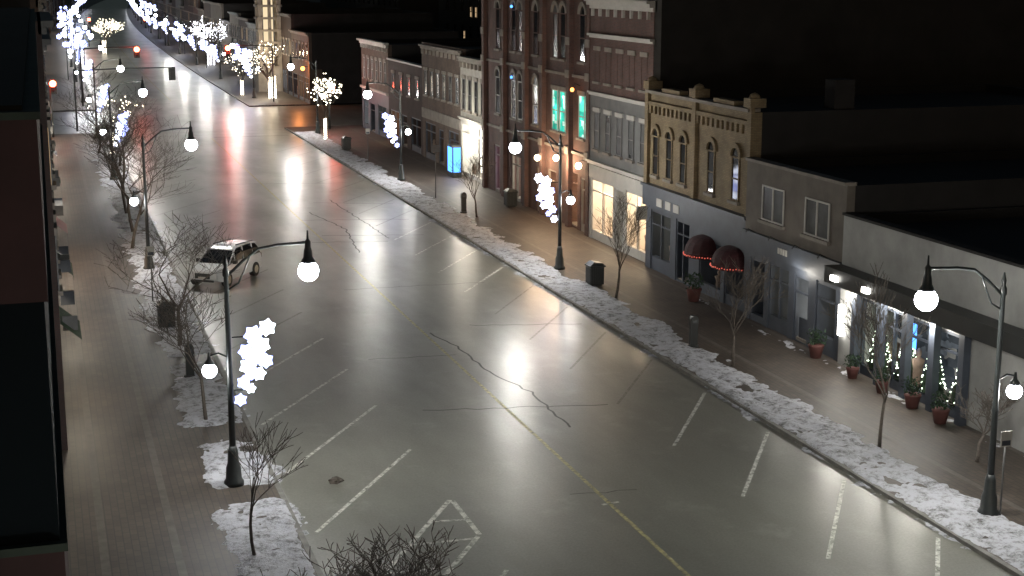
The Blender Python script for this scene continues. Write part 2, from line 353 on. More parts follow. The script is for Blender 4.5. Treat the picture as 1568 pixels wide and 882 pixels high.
# ------------------------------------------------------------------ street lamps
LCOL = (1.0, 0.98, 0.885)
def star(g, c, r, m):
    vs = []; n = 6
    ph = R.uniform(0, 1)
    for k in range(2*n):
        a = math.pi*k/n+ph; rr = r if k % 2 == 0 else r*.72
        vs.append((c[0]+rr*math.cos(a), c[1]-.03, c[2]+rr*math.sin(a)))
    vs += [(v[0], c[1]+.03, v[2]) for v in vs]; k = 2*n
    fs = [tuple(range(k)), tuple(range(2*k-1, k-1, -1))]+[(i, (i+1) % k, (i+1) % k+k, i+k) for i in range(k)]
    g.add('star_lights' if m == 'star' else 'star_lights_core', m, vs, fs)
PW = 6000
def lamp(x, y, rot, stars=True, power=PW, near=True, sec=True):
    g = G('street_lamp', (x, y, 0.12), rot); n = 14 if near else 6
    g.lathe('base', 'dark_green', [(.30,0),(.30,.12),(.24,.2),(.22,.55),(.17,.7),(.15,1.05),(.11,1.2)], n=n)
    g.lathe('post', 'dark_green', [(.10,1.2),(.085,3),(.10,3.05),(.08,3.15),(.07,6.3),(.10,6.35),(.10,6.5),(.05,6.6),(.07,6.72),(.02,6.95)], n=n)
    pts = [(0,0,6.3),(.5,0,6.75),(.95,0,7.08),(1.5,0,7.16),(2.1,0,7.18),(2.42,0,7.2)]
    g.tube('arm', 'dark_green', pts, .045, 6)
    g.tube('brace', 'dark_green', [(0,0,5.9),(.35,0,6.1),(.55,0,6.5),(.7,0,6.88)], .028, 5)
    g.lathe('lamp_hood', 'dark_green', [(.02,7.55),(.035,7.3),(.09,7.22),(.09,7.05),(.12,6.95),(.14,6.76),(.20,6.66),(.22,6.6)][::-1], 2.4, 0, n)
    g.ball('globe', 'globe', (2.4,0,6.34), .31, 14 if near else 8, 8 if near else 5)
    if power > 0: g.light((2.4,0,6.32), power, LCOL, .34)
    if sec:
        g.tube('side_arm', 'dark_green', [(0,0,3.9),(-.3,0,4.06),(-.58,0,4.0)], .03, 5)
        g.lathe('side_hood', 'dark_green', [(.15,3.75),(.13,3.82),(.06,3.9),(.03,4.1)], -.58, 0, n)
        g.ball('side_globe', 'globe', (-.58,0,3.55), .22, 12 if near else 8, 6)
        if power > 0: g.light((-.58,0,3.53), power*.09, LCOL, .25)
    if stars:
        rr = random.Random(int(y))
        for (sx, sz, r) in ((1.12,4.75,.27),(.72,4.55,.3),(.95,4.2,.28),(.5,4.05,.25),(1.05,3.75,.24),(.55,3.6,.28),(.85,3.35,.22),(.4,3.12,.22),(.6,2.9,.16),(.28,2.6,.2),(.8,4.35,.26),(.75,3.85,.28),(.65,3.4,.24)):
            star(g, (sx, rr.uniform(-.1,.1), sz), r, 'star' if rr.random() < .6 else 'star2')
        g.tube('bracket', 'black', [(.1,0,4.5),(1.1,0,4.5)], .02, 4)
        g.tube('bracket', 'black', [(.1,0,2.9),(.4,0,2.9)], .02, 4)
    g.finish()
for i, y in enumerate((8, 43.1, 78.0, 114, 150-6, 186, 222, 258, 294)): lamp(4.8+bend(y), y, 0, stars=(i in (1, 3, 4, 5, 6, 7, 8)), near=i < 4)
for i, y in enumerate((-2, 34.2, 71.8, 107.4, 142, 186, 222, 258, 294)): lamp((24.7 if i < 2 else 25.0)+bend(y), y, math.pi, stars=(i not in (0, 1, 4)), near=i < 4)
for y in range(330, 700, 36):
    lamp(4.8+bend(y), y, 0, power=PW if y < 420 else 0, near=False); lamp(25.3+bend(y), y, math.pi, power=0, near=False, stars=y % 3 == 0)
# more star clusters hung along the distant blocks
for k in range(15):
    for sx in (4.5, 26.2):
        y = 205+k*26+R.uniform(-10, 10)
        g = G('star_decoration', (sx+bend(y)+R.uniform(-1.5,2.5), y, 0))
        g.tube('post', 'dark_green', [(0,0,.1),(0,0,6)], .06, 5); hz = R.uniform(2.5, 6)
        for _ in range(R.randint(3, 7)): star(g, (R.uniform(-1.1,1.1), R.uniform(-.2,.2), hz+R.uniform(-.9,.9)), R.uniform(.35,.6), 'star' if R.random() < .7 else 'star2')
        g.finish()

# ------------------------------------------------------------------ trees
def tree(name, loc, h, spread, seed, lev=5, tr=.07, lit=None, m='bark', trunk=.36, nbulb=.5, wide=1.0, bs=.055):
    rr = random.Random(seed); g = G(name, (loc[0], loc[1], .1)); tips = []
    def grow(p, d, l, r, k):
        n = 3; pts = [p]; rad = [r]; dd = d.copy()
        for i in range(n):
            dd = (dd+V((rr.gauss(0,.13), rr.gauss(0,.13), rr.gauss(.03,.08)))).normalized()
            pts.append(pts[-1]+dd*l/n); rad.append(max(.008, r*(1-.35*(i+1)/n)))
            tips.append((pts[-1], k))
        g.tube('branches' if k < lev else 'trunk', m, pts, rad, 6 if k >= lev-1 else (4 if k > 1 else 3))
        if k == 0: return
        nc = 3
        for i in range(nc+(1 if k == lev else 0)):
            a = rr.uniform(0, 6.283); s = spread*rr.uniform(.55, 1.15)
            o = V((math.cos(a)*s, math.sin(a)*s, rr.uniform(-.05,.25)))
            q = pts[-1] if i < 2 else pts[rr.choice((1, 2))] if k < lev else pts[-1]-V((0,0,l*.12))
            grow(q, (dd*.75+o).normalized(), l0*(.78**(lev-k))*rr.uniform(.75,1.15), rad[-1]*.66, k-1)
    l0 = h*.25*wide
    grow(V((0,0,0)), V((rr.uniform(-.03,.03), rr.uniform(-.03,.03), 1)), h*trunk, tr, lev)
    if lit:
        for p, k in tips:
            if rr.random() < nbulb and (k < lev): g.octa('fairy_lights', lit, p+V((rr.gauss(0,.05),)*3), .045+.025*rr.random())
        for i in range(int(h*trunk*40)):
            z = h*trunk*i/(h*trunk*40); a = i*.9; g.octa('fairy_lights', lit, (math.cos(a)*(tr+.03), math.sin(a)*(tr+.03), z), bs)
    g.finish()
tree('bare_tree', (25.2, 64.3), 4.3, .5, 11); tree('bare_tree', (25.0, 51.3), 4.1, .5, 12)
tree('bare_tree', (25.06, 40.6), 5.2, .45, 13); tree('bare_tree', (25.6, 89.3), 3.9, .5, 14); tree('bare_tree', (27.2, 38.4), 2.6, .6, 15, m='bark2')
tree('bare_tree', (4.6, 37.2), 3.7, .45, 16, tr=.05, lev=4); tree('bare_tree', (4.8, 60.8), 5.6, .95, 17, tr=.1, trunk=.3, wide=1.1)
tree('bare_tree', (4.7, 49.9), 4.9, .7, 18, tr=.07); tree('bare_tree', (5.4, 26.9), 3.7, .9, 19, tr=.09, lev=6, m='bark2', wide=1.15)
tree('bare_tree', (4.2, 28.2), 3.5, .9, 29, tr=.08, m='bark2', wide=1.1)
for i, y in enumerate((84, 90, 97, 104, 111, 122, 131)): tree('bare_tree', (4.9+R.uniform(-.6,.9), y), R.uniform(5.6,6.8), .8, 30+i, tr=.1, wide=1.1)
tree('lit_tree', (24.8, 136.9), 5.4, .35, 41, lit='bulb', nbulb=.12)
tree('lit_tree', (27.1, 185), 6.4, .8, 42, lit='bulb', tr=.38, nbulb=.08, trunk=.42, bs=.09); tree('lit_tree', (24.2, 191), 5.2, .6, 43, lit='bulb', nbulb=.1, tr=.12)
tree('lit_tree', (27.6, 257), 8.0, .8, 44, lit='bulbw', tr=.5, nbulb=.4, bs=.1); tree('lit_tree', (12.2, 300), 7.0, .8, 45, lit='bulb', nbulb=.3, tr=.3)
tree('lit_tree', (5.5, 131), 5.5, .6, 46, lit='bulb', nbulb=.04, tr=.1)

# ------------------------------------------------------------------ buildings
def arch(g, part, m, yc, z, r0, r1, x0, x1, n=10):
    vs = []; fs = []
    for i in range(n+1):
        a = math.pi*i/n
        for (r, x) in ((r0,x0),(r1,x0),(r0,x1),(r1,x1)): vs.append((x, yc+r*math.cos(a), z+r*math.sin(a)))
    for i in range(n):
        a = i*4; b = a+4
        fs += [(a,a+1,b+1,b),(a+1,a+3,b+3,b+1),(a,b,b+2,a+2),(a+2,b+2,b+3,a+3)]
    g.add(part, m, vs, fs)
def win(g, yc, z0, z1, w, frame='white_trim', glass='glass', arched=False, sill='stone', lintel='stone', mull=True, surround=None):
    h = w/2
    g.box('window_glass', glass, -.015, .06, yc-h, yc+h, z0, z1)
    f = .07
    g.box('window_frames', frame, -.06, -.017, yc-h, yc-h+f, z0, z1); g.box('window_frames', frame, -.06, -.017, yc+h-f, yc+h, z0, z1)
    g.box('window_frames', frame, -.058, -.018, yc-h+f, yc+h-f, z0, z0+f); g.box('window_frames', frame, -.058, -.018, yc-h+f, yc+h-f, z1-f, z1)
    if mull: g.box('window_frames', frame, -.05, -.019, yc-h+f, yc+h-f, (z0+z1)/2-.03, (z0+z1)/2+.03)
    if sill: g.box('sills', sill, -.16, .03, yc-h-.12, yc+h+.12, z0-.14, z0-.003)
    if arched:
        n = 10; vs = [(-.015, yc+h*math.cos(math.pi*i/n), z1+h*math.sin(math.pi*i/n)) for i in range(n+1)]
        g.add('window_glass', glass, vs, [tuple(range(n+1))])
        arch(g, 'arch_trim', lintel or 'stone', yc, z1+.003, h, h+.22, -.12, .02)
    elif lintel: g.box('lintels', lintel, -.10, .03, yc-h-.12, yc+h+.12, z1+.003, z1+.24)
def groundfloor(g, W, zg, segs, wall, depth=1.5):
    y = 0.0
    for (a, b, zt, im, n, fm, kick) in segs:
        if a > y+.01: g.box('ground_wall', wall, 0, depth, y, a, 0, zg-.002)
        if zt < zg-.05: g.box('ground_wall', wall, 0, .4, a+.001, b-.001, zt, zg-.004)
        g.box('shop_interior', im, depth-.06, depth-.03, a+.03, b-.03, .05, zg-.02)
        g.box('shop_floor', 'stone', .1, depth-.07, a+.02, b-.02, .02, .16)
        if kick > 0: g.box('stall_riser', fm, .06, .3, a, b, .0, kick)
        g.box('shopfront_frame', fm, .05, .17, a, b, zt-.12, zt-.003)
        g.box('shopfront_frame', fm, .055, .165, a, b, zt-.75, zt-.68)
        for i in range(n+1):
            yy = a+(b-a)*i/n; yy = max(a+.05, min(b-.05, yy)); g.box('shopfront_frame', fm, .045, .175, yy-.05, yy+.05, kick, zt-.13)
        for i in range(int((b-a)/1.1)):
            yy = a+.5+i*1.1+R.uniform(-.2,.2); hh = R.uniform(.9,1.7)
            if yy < b-.3 and R.random() < .7:
                g.lathe('display_goods', 'mannequin', [(.12,.16),(.2,.5),(.17,hh*.6),(.24,hh*.82),(.07,hh*.88),(.11,hh*.95),(.1,hh*1.05),(.02,hh*1.1)], R.uniform(.5,1.1), yy, 7)
        y = b
    if y < W-.01: g.box('ground_wall', wall, 0, depth, y, W, 0, zg-.002)
def body(g, W, depth, H, zg, wall, d=1.5, sidewall=None):
    sw = sidewall or wall
    g.box('upper_walls', wall, 0, .35, 0, W, zg, H)
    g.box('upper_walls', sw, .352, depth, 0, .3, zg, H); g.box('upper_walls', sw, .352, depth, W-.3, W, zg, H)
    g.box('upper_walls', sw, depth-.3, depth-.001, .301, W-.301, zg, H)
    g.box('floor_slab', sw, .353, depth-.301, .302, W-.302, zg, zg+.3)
    g.box('roof', 'roof', .354, depth-.302, .303, W-.303, H-.55, H-.4)
    g.box('lower_walls', sw, d, depth, 0, W, 0, zg-.003)
def cornice(g, W, z, m, steps=((.12,.18),(.25,.2),(.4,.16)), brackets=0):
    zz = z
    for (o, h) in steps: g.box('cornice', m, -o, .1, 0, W, zz+.002, zz+h); zz += h
    for i in range(brackets):
        yy = (i+.5)*W/brackets; g.box('cornice_brackets', m, -.2, -.002, yy-.07, yy+.07, z-.4, z-.002)
def B(name, fx, y0, y1): return G(name, (fx, y0+.01, .12)), (y1-y0-.02)

# white single storey shop
g, W = B('white_shop_building', 29.1, 26, 50.5)
body(g, W, 27, 5.85, 3.95, 'white_wall', sidewall='side_dark')
groundfloor(g, W, 3.95, [(16.1, 22.9, 2.95, 'dim_int', 3, 'slate', .35)], 'white_wall')
g.box('coping', 'side_dark', -.08, .4, 0, W, 5.852, 5.95)
g.box('canopy', 'black', -.75, -.003, 0, W, 3.3, 3.93)
for i in range(5): y = 15.9+i*1.75; g.box('columns', 'slate', -.32, -.05, y-.16, y+.16, 0, 3.29)
g.box('blue_screen', 'blue_screen', .3, .34, 19.6, 20.1, 1.7, 2.6)
for y in (23.6, 21.3): g.box('soffit_lights', 'white_lamp', -.86, -.755, y-.22, y+.22, 3.48, 3.68)
g.box('wall_lamp', 'white_lamp', -.2, -.06, 24.0, 24.25, 1.2, 2.4)
for y in (16.8, 18.6, 20.3, 22.2):
    g.lathe('shop_trees', 'needles', [(.45,.4),(.33,.9),(.36,.9),(.22,1.5),(.25,1.5),(.02,2.4)], .45, y, 9)
    for i in range(130):
        z = R.uniform(.45,2.3); r = .45*(2.45-z)/2.0+.03; a = R.uniform(0,6.28); g.octa('shop_tree_lights', 'treelit', (.45+r*math.cos(a), y+r*math.sin(a), z), .028)
for (px, py) in ((13, 12), (9, 18), (18, 20)): g.lathe('roof_vents', 'grey_wall', [(.18,5.4),(.18,6.3),(.3,6.35),(.3,6.5),(.05,6.6)], px, py, 8)
g.box('rooftop_unit', 'grey_wall', 16, 18, 14, 16.4, 5.45, 6.2)
for y in (23.3, 20.5, 17.7): g.light((-.62, y, 3.05), 240, (1, .95, .86), .12)
g.finish()

# taupe two storey
g, W = B('taupe_building', 29.2, 50.5, 59.1)
body(g, W, 22, 6.95, 3.9, 'taupe', sidewall='side_dark')
groundfloor(g, W, 3.9, [(.5, 2.1, 2.9, 'cool_int', 1, 'slate', .7), (2.7, 3.9, 2.8, 'white_int', 1, 'slate', .05), (4.4, 6.2, 2.9, 'cool_int', 2, 'slate', .6), (6.6, 8.0, 2.8, 'dim_int', 1, 'slate', .3)], 'slate')
for yc in (2.2, 6.0):
    win(g, yc, 4.6, 6.1, 2.0, glass='glass_grey', mull=False, lintel=None); g.box('window_frames', 'white_trim', -.062, -.016, yc-.04, yc+.04, 4.67, 6.03)
g.box('coping', 'stone', -.1, .4, 0, W, 6.952, 7.08)
g.box('shop_fascia', 'slate', -.18, -.002, 0, W, 3.15, 3.95)
for i in range(4): g.box('fascia_letters', 'white_trim', -.21, -.185, 4.3+i*.22, 4.44+i*.22, 3.45, 3.7)
for i in range(4): g.tube('fascia_lamps', 'black', [(-.18, 1+i*2.1, 3.98),(-.5, 1+i*2.1, 4.15),(-.62, 1+i*2.1, 4.0)], .03, 5)
g.box('door', 'slate', .2, .26, 2.85, 3.75, .05, 1.0)
g.light((-.6, 3.3, 2.9), 60, (1, .95, .85), .1)
g.finish()

# tan brick two storey with two bays
g, W = B('tan_brick_building', 29.5, 59.1, 71.2)
body(g, W, 20, 9.0, 4.2, 'tan_brick', sidewall='side_dark')
groundfloor(g, W, 4.2, [(.6, 2.6, 2.7, 'dim_int', 1, 'slate', .5), (3.0, 5.4, 2.7, 'dim_int', 1, 'slate', .5), (6.6, 8.2, 3.1, 'dim_int', 2, 'slate', .1), (8.9, 11.4, 3.1, 'cool_int', 2, 'slate', .7)], 'slate')
for yc in (1.7, 4.3): win(g, yc, 4.9, 6.9, .8, frame='tan_brick', arched=True, lintel='tan_brick', sill='stone')
for yc in (7.5, 9.2, 10.9): win(g, yc, 4.9, 6.9, .75, frame='tan_brick', arched=True, lintel='tan_brick', sill='stone')
for y in (0.0, 5.85, W-.4): g.box('pilasters', 'tan_brick', -.18, -.002, y, y+.4, 4.2, 9.2)
for i in range(22): g.box('corbels', 'tan_brick', -.12, -.003, .5+i*.52, .75+i*.52, 8.0, 8.4)
g.box('frieze', 'tan_brick', -.16, -.004, .41, W-.41, 8.402, 8.6)
g.box('cornice', 'stone', -.25, .36, .2, W-.2, 9.003, 9.15)
for y in (0.2, 6.0, W-.4): g.box('finials', 'tan_brick', -.25, .5, y-.25, y+.45, 9.2, 9.6); g.lathe('finial_caps', 'tan_brick', [(.3,9.6),(.22,9.75),(.02,9.85)], .1, y+.1, 6)
for y in (2.9, 8.9): g.box('pediment', 'tan_brick', -.14, .3, y-1.1, y+1.1, 9.152, 9.35)
g.box('chimney', 'side_dark', 4, 5, .3, 1.2, 9.0, 10.3)
g.box('shop_fascia', 'slate', -.22, -.003, 0, W, 3.3, 4.3); g.box('fascia_cornice', 'slate', -.35, -.004, 0, W, 4.302, 4.42)
for y in (7.7, 8.7, 9.8): g.box('shop_sign', 'white_trim', -.26, -.225, y-.33, y+.33, 3.45, 3.85)
g.box('projecting_sign', 'white_trim', -.9, -.3, 11.2, 11.27, 2.6, 3.3); 
for yc in (1.6, 4.6):
    vs = []; fs = []; n = 8
    for i in range(n+1):
        a = math.pi/2*i/n
        for s_ in range(9):
            b = math.pi*s_/8; vs.append((-.003-1.0*math.sin(b)*math.cos(a)**.8 if i < n else -.003, yc-1.15*math.cos(b)*math.cos(a)**.6 if i < n else yc, 2.1+.75*math.sin(a)))
    for i in range(n):
        for s_ in range(8): q = i*9+s_; fs.append((q, q+1, q+10, q+9))
    g.add('awning', 'awning', vs, fs, False)
    rim = [(-.003-1.02*math.sin(math.pi*k/12), yc-1.17*math.cos(math.pi*k/12)) for k in range(13)]
    vs = [(x, y_, z) for (x, y_) in rim for z in (1.88, 2.1)]
    g.add('awning_valance', 'awning', vs, [(2*k, 2*k+2, 2*k+3, 2*k+1) for k in range(12)])
    for k in range(26):
        b = math.pi*(k+.5)/26; g.octa('awning_bulbs', 'redtrim', (-.003-1.05*math.sin(b), yc-1.2*math.cos(b), 1.98+R.uniform(-.03,.03)), .035)
g.finish()

# grey / red multi storey with cornices
g, W = B('striped_cornice_building', 29.8, 71.2, 80.5)
body(g, W, 22, 14.0, 4.3, 'grey_wall', sidewall='side_dark')
g.box('brick_front', 'red_brick', -.04, -.003, 0.01, W-.01, 8.2, 13.4)
groundfloor(g, W, 4.3, [(.4, 3.6, 3.5, 'warm_int', 2, 'white_trim', .5), (4.0, 5.2, 3.4, 'cool_int', 1, 'white_trim', .05), (5.5, 8.9, 3.5, 'warm_int', 2, 'white_trim', .5)], 'white_trim')
for i in range(5): win(g, 1.2+i*1.72, 5.2, 7.3, .8, glass='glass_grey', frame='grey_wall', lintel='white_trim')
for i in range(5): win(g, 1.2+i*1.72, 9.0, 10.7, .8, frame='red_brick', lintel='stone')
cornice(g, W, 8.2, 'white_trim', ((.1,.12),(.2,.1))); cornice(g, W, 11.4, 'white_trim', ((.1,.12),(.25,.12))); cornice(g, W, 13.0, 'white_trim', ((.1,.2),(.3,.2),(.45,.15)), 8)
cornice(g, W, 4.3, 'white_trim', ((.15,.14),(.25,.1)))
g.box('shop_fascia', 'white_trim', -.1, -.003, 0.2, W-.2, 3.55, 4.25)
for y in (1.9, 7.2): g.light((.4, y, 3.0), 220, (1, .80, .54), .12)
g.finish()

# tall red brick
g, W = B('tall_red_brick_building', 30.0, 80.5, 102.3)
body(g, W, 26, 19, 4.4, 'red_brick', sidewall='side_dark')
groundfloor(g, W, 4.4, [(.8, 2.0, 3.2, 'warm_int', 1, 'stone', .4), (2.5, 4.4, 3.4, 'warm_int', 1, 'red_brick', .1), (6.4, 8.0, 3.0, 'warm_int', 1, 'stone', .6), (8.9, 10.2, 2.9, 'cool_int', 1, 'stone', .6), (13.6, 15.6, 3.1, 'white_int', 2, 'stone', .2), (18.4, 19.6, 3.3, 'pink_int', 1, 'stone', .2)], 'red_brick')
for i, yc in enumerate((1.8, 5.2, 6.6, 10.4, 13.6, 15.0, 18.6)):
    teal = i in (0, 1, 2)
    win(g, yc, 5.5, 8.0, 1.05, glass='teal' if teal else ('glass_grey' if i % 2 else 'glass'), arched=not teal, frame='white_trim', lintel='stone')
    win(g, yc, 9.9, 12.6, 1.0, glass='glass_grey' if i in (2, 4) else 'glass', arched=True, frame='red_brick', lintel='stone')
    win(g, yc, 14.2, 16.6, 1.0, arched=True, frame='stone', lintel='stone')
for y in (0, 3.4, 8.4, 11.9, 16.6, W-.5):
    g.box('pilasters', 'red_brick', -.28, -.003, y, y+.5, 0, 18.4)
    for z in (4.4, 8.9, 10.8, 13.4): g.box('pilaster_caps', 'stone', -.36, -.285, y-.05, y+.55, z, z+.45)
for z in (4.45, 8.95, 13.45): g.box('string_course', 'stone', -.1, -.004, 0.51, W-.51, z, z+.16)
cornice(g, W, 18.4, 'stone', ((.3,.3),(.5,.3)), 16)
for y, z in ((1.0, 4.0), (5.0, 4.0), (8.6, 3.6), (2.2, 8.3)): g.ball('wall_lamps', 'warm_lamp' if z < 8 else 'orange', (-.5, y, z), .2 if z < 8 else .12, 8, 6); g.tube('lamp_brackets', 'black', [(0,y,z+.2),(-.3,y,z+.35),(-.5,y,z+.2)], .025, 5)
g.light((-1.0, 3.4, 3.9), 480, (1, .68, .42), .15); g.light((-1.0, 7.4, 3.6), 320, (1, .68, .42), .15)
for z, y in ((8.2, 15.0), (12.8, 15.0)): g.ball('blue_lamps', 'blue_screen', (-.2, y, z), .1, 6, 4)
g.finish()

# cream two storey
g, W = B('cream_building', 30.1, 102.3, 109.3)
body(g, W, 20, 8.9, 4.2, 'cream', sidewall='side_dark')
groundfloor(g, W, 4.2, [(.3, W-.3, 4.0, 'white_int', 3, 'white_trim', .3)], 'white_trim')
for i in range(4): win(g, 1.0+i*1.65, 5.0, 7.3, .75, frame='grey_wall', lintel='stone')
cornice(g, W, 8.5, 'stone', ((.15,.2),(.3,.2)), 7); cornice(g, W, 4.2, 'white_trim', ((.15,.14),(.25,.1)))
g.light((-.8, 3.4, 3.2), 800, (1, .92, .76), .2); g.finish()

g, W = B('brown_brick_building', 30.2, 109.3, 121.6)
body(g, W, 20, 9.4, 4.0, 'brown_brick', sidewall='side_dark')
groundfloor(g, W, 4.0, [(1, 4, 3.0, 'dim_int', 2, 'slate', .5), (5.5, 7, 2.8, 'dim_int', 1, 'slate', .1), (8, 11.4, 3.0, 'dim_int', 2, 'slate', .5)], 'brown_brick')
for i in range(6): win(g, 1.2+i*1.95, 5.2, 7.2, .85, glass='glass_grey' if i % 3 == 0 else 'glass', frame='grey_wall')
cornice(g, W, 8.9, 'stone', ((.15,.2),(.3,.15)), 10); g.box('shop_fascia', 'stone', -.12, -.003, .2, W-.2, 3.3, 4.1); g.finish()

g, W = B('low_brick_building', 30.3, 121.6, 134.7)
body(g, W, 20, 7.3, 3.9, 'dark_brick', sidewall='side_dark')
groundfloor(g, W, 3.9, [(1, 4.5, 2.9, 'dim_int', 2, 'slate', .5), (6, 8, 2.8, 'cool_int', 1, 'slate', .1), (9, 12.5, 2.9, 'warm_int', 2, 'slate', .5)], 'dark_brick')
for i in range(4): win(g, 2+i*3, 4.6, 6.2, 1.0, glass='glass_grey', frame='grey_wall')
g.box('coping', 'white_trim', -.15, .4, 0, W, 7.302, 7.45); g.finish()

g, W = B('corner_building', 30.3, 134.7, 146.6)
body(g, W, 22, 8.6, 4.0, 'brown_brick', sidewall='side_dark')
groundfloor(g, W, 4.0, [(1, 4.5, 2.9, 'cool_int', 2, 'slate', .5), (6, 8, 2.8, 'dim_int', 1, 'slate', .1), (9, 11, 2.9, 'white_int', 1, 'slate', .5)], 'slate')
for i in range(6): win(g, 1.2+i*1.85, 5.0, 7.0, .8, glass='glass_grey' if i % 2 else 'glass')
cornice(g, W, 8.3, 'white_trim', ((.2,.25),(.45,.2)), 10); cornice(g, W, 4.0, 'white_trim', ((.2,.2),)); g.finish()

# blocks past the junction and the left-hand row
mats = ['brown_brick', 'red_brick', 'taupe', 'dark_brick', 'grey_wall', 'dark_brick']
def block(name, fx, y0, y1, H, wall, right=True, depth=18, seed=0, lit=.12, shop=None, lights=True):
    rr = random.Random(seed); b = bend((y0+y1)/2); Wd = y1-y0-.02
    g = G(name, (fx+b, y0+.01, .12)) if right else G(name, (fx+b, y1-.01, .12), math.pi)
    body(g, Wd, depth, H, 4.0, wall, sidewall='side_dark')
    n = max(1, int(Wd/4)); segs = []
    for i in range(n):
        a = Wd*i/n+.4; e = Wd*(i+1)/n-.4
        segs.append((a, e, 3.0, shop or rr.choice(['dim_int','dim_int','cool_int','warm_int','white_int']), 2, 'slate', .4))
    groundfloor(g, Wd, 4.0, segs, wall)
    nw = max(2, int(Wd/2.3)); z = 5.0
    while z+2 < H:
        for i in range(nw):
            win(g, Wd*(i+.5)/nw, z, z+1.8, .85, glass='dim_lit' if rr.random() < lit else ('glass_grey' if rr.random() < .4 else 'glass'), frame='grey_wall')
        z += 3.4
    cornice(g, Wd, H-.4, rr.choice(['stone','grey_wall','grey_wall']), ((.15,.2),(.35,.2)))
    if (not right): 
        for k in range(3):
            yy = rr.uniform(1, Wd-1); g.box('projecting_sign', rr.choice(['slate','slate','grey_wall']), -.6, -.1, yy, yy+.08, 2.9, 3.4)
        ya = rr.uniform(.5, Wd-3.5)
        g.add('awning', rr.choice(['slate','terracotta','needles']), [(-.02,ya,3.3),(-.02,ya+3,3.3),(-.7,ya,2.7),(-.7,ya+3,2.7),(-.7,ya,2.5),(-.7,ya+3,2.5)], [(0,1,3,2),(2,3,5,4),(0,2,4)])
        if y0 < 150 and shop in ('warm_int','white_int','cool_int'): g.light((-.5, Wd*.5, 2.7), 150, (1, .86, .66), .12)
    g.finish()
y = 175; i = 0
while y < 620:
    w = R.uniform(10, 17); block(R.choice(['brick_shop_building','shop_building']), 30.0, y, y+w, 8.2 if i == 0 else R.uniform(7, 11), 'brown_brick' if i == 0 else R.choice(mats), seed=i, shop=None); y += w; i += 1
y = 175
while y < 620:
    w = R.uniform(10, 17); block(R.choice(['brick_shop_building','shop_building']), .15, y, y+w, R.uniform(7, 12), R.choice(mats), right=False, seed=i); y += w; i += 1
y = 48; hs = [13.5, 12.5, 13.8, 11, 13, 12, 12.5, 11]; k = 0
while y < 147:
    w = min(R.uniform(11, 15), 148-y)
    if w < 4: break
    block('brick_shop_building', .15, y, y+w, hs[k % 8], ['dark_brick','red_brick','brown_brick'][k % 3], right=False, seed=60+k, shop=['cool_int','white_int','warm_int','dim_int','cool_int'][k % 5], lit=.05); y += w; k += 1
# near building on the left whose side wall and bay face the camera
g = G('corner_brick_building', (-.04, 12, 0))
g.box('walls', 'bay_red', -14, 0, 0, 35.9, 0, 10.45); g.box('walls', 'bay_red', -14, 0, 0, 35.9, 12.5, 13.92)
g.box('recessed_panel', 'teal_panel', -13.9, -.03, .03, 35.8, 10.45, 12.5)
g.box('stone_sill', 'verdigris', -14.05, .03, -.05, 35.9, 10.452, 10.52)
g.box('cornice', 'verdigris', -14.1, .03, -.06, 35.9, 13.922, 13.98); g.box('roof', 'roof', -13.8, -.1, .1, 35.7, 13.981, 14.02)
g.finish()

# slender lit stone tower by the junction
g = G('stone_clock_tower', (28.6, 197, 0.12))
g.box('base', 'stone', -1.7, 1.7, -1.7, 1.7, 0, 3.0)
g.box('glowing_core', 'tower_glow', -.55, .55, -.55, .55, 3, 19)
for x in (-1.45, .95):
    for yy in (-1.45, .95): g.box('corner_piers', 'stone', x, x+.5, yy, yy+.5, 3.002, 20)
for x in (-.2,): g.box('mid_pier', 'stone', x, x+.4, -1.4, -1.1, 3.001, 20)
for k in range(11):
    z = 3+k*1.55
    g.box('string_course', 'stone', -1.6, 1.6, -1.6, -1.2, z, z+.28); g.box('string_course', 'stone', -1.6, -1.2, -1.199, 1.6, z, z+.28); g.box('string_course', 'stone', 1.2, 1.6, -1.199, 1.6, z, z+.28)
g.box('belfry', 'stone', -1.8, 1.8, -1.8, 1.8, 20, 23)
g.add('spire', 'roof', [(-1.9,-1.9,23),(1.9,-1.9,23),(1.9,1.9,23),(-1.9,1.9,23),(0,0,30)], [(0,1,4),(1,2,4),(2,3,4),(3,0,4)])
g.light((-1, -4.5, 5), 700, (1, .8, .5), .3); g.finish()
g = G('wall_lantern', (29.5, 176.0, 4.2)); g.box('bracket', 'black', 0, .5, -.05, .05, .2, .3); g.ball('lantern', 'orange', (-.1, 0, 0), .25, 8, 6); g.light((-.9, -.6, 0), 350, (1, .32, .08), .25); g.finish()

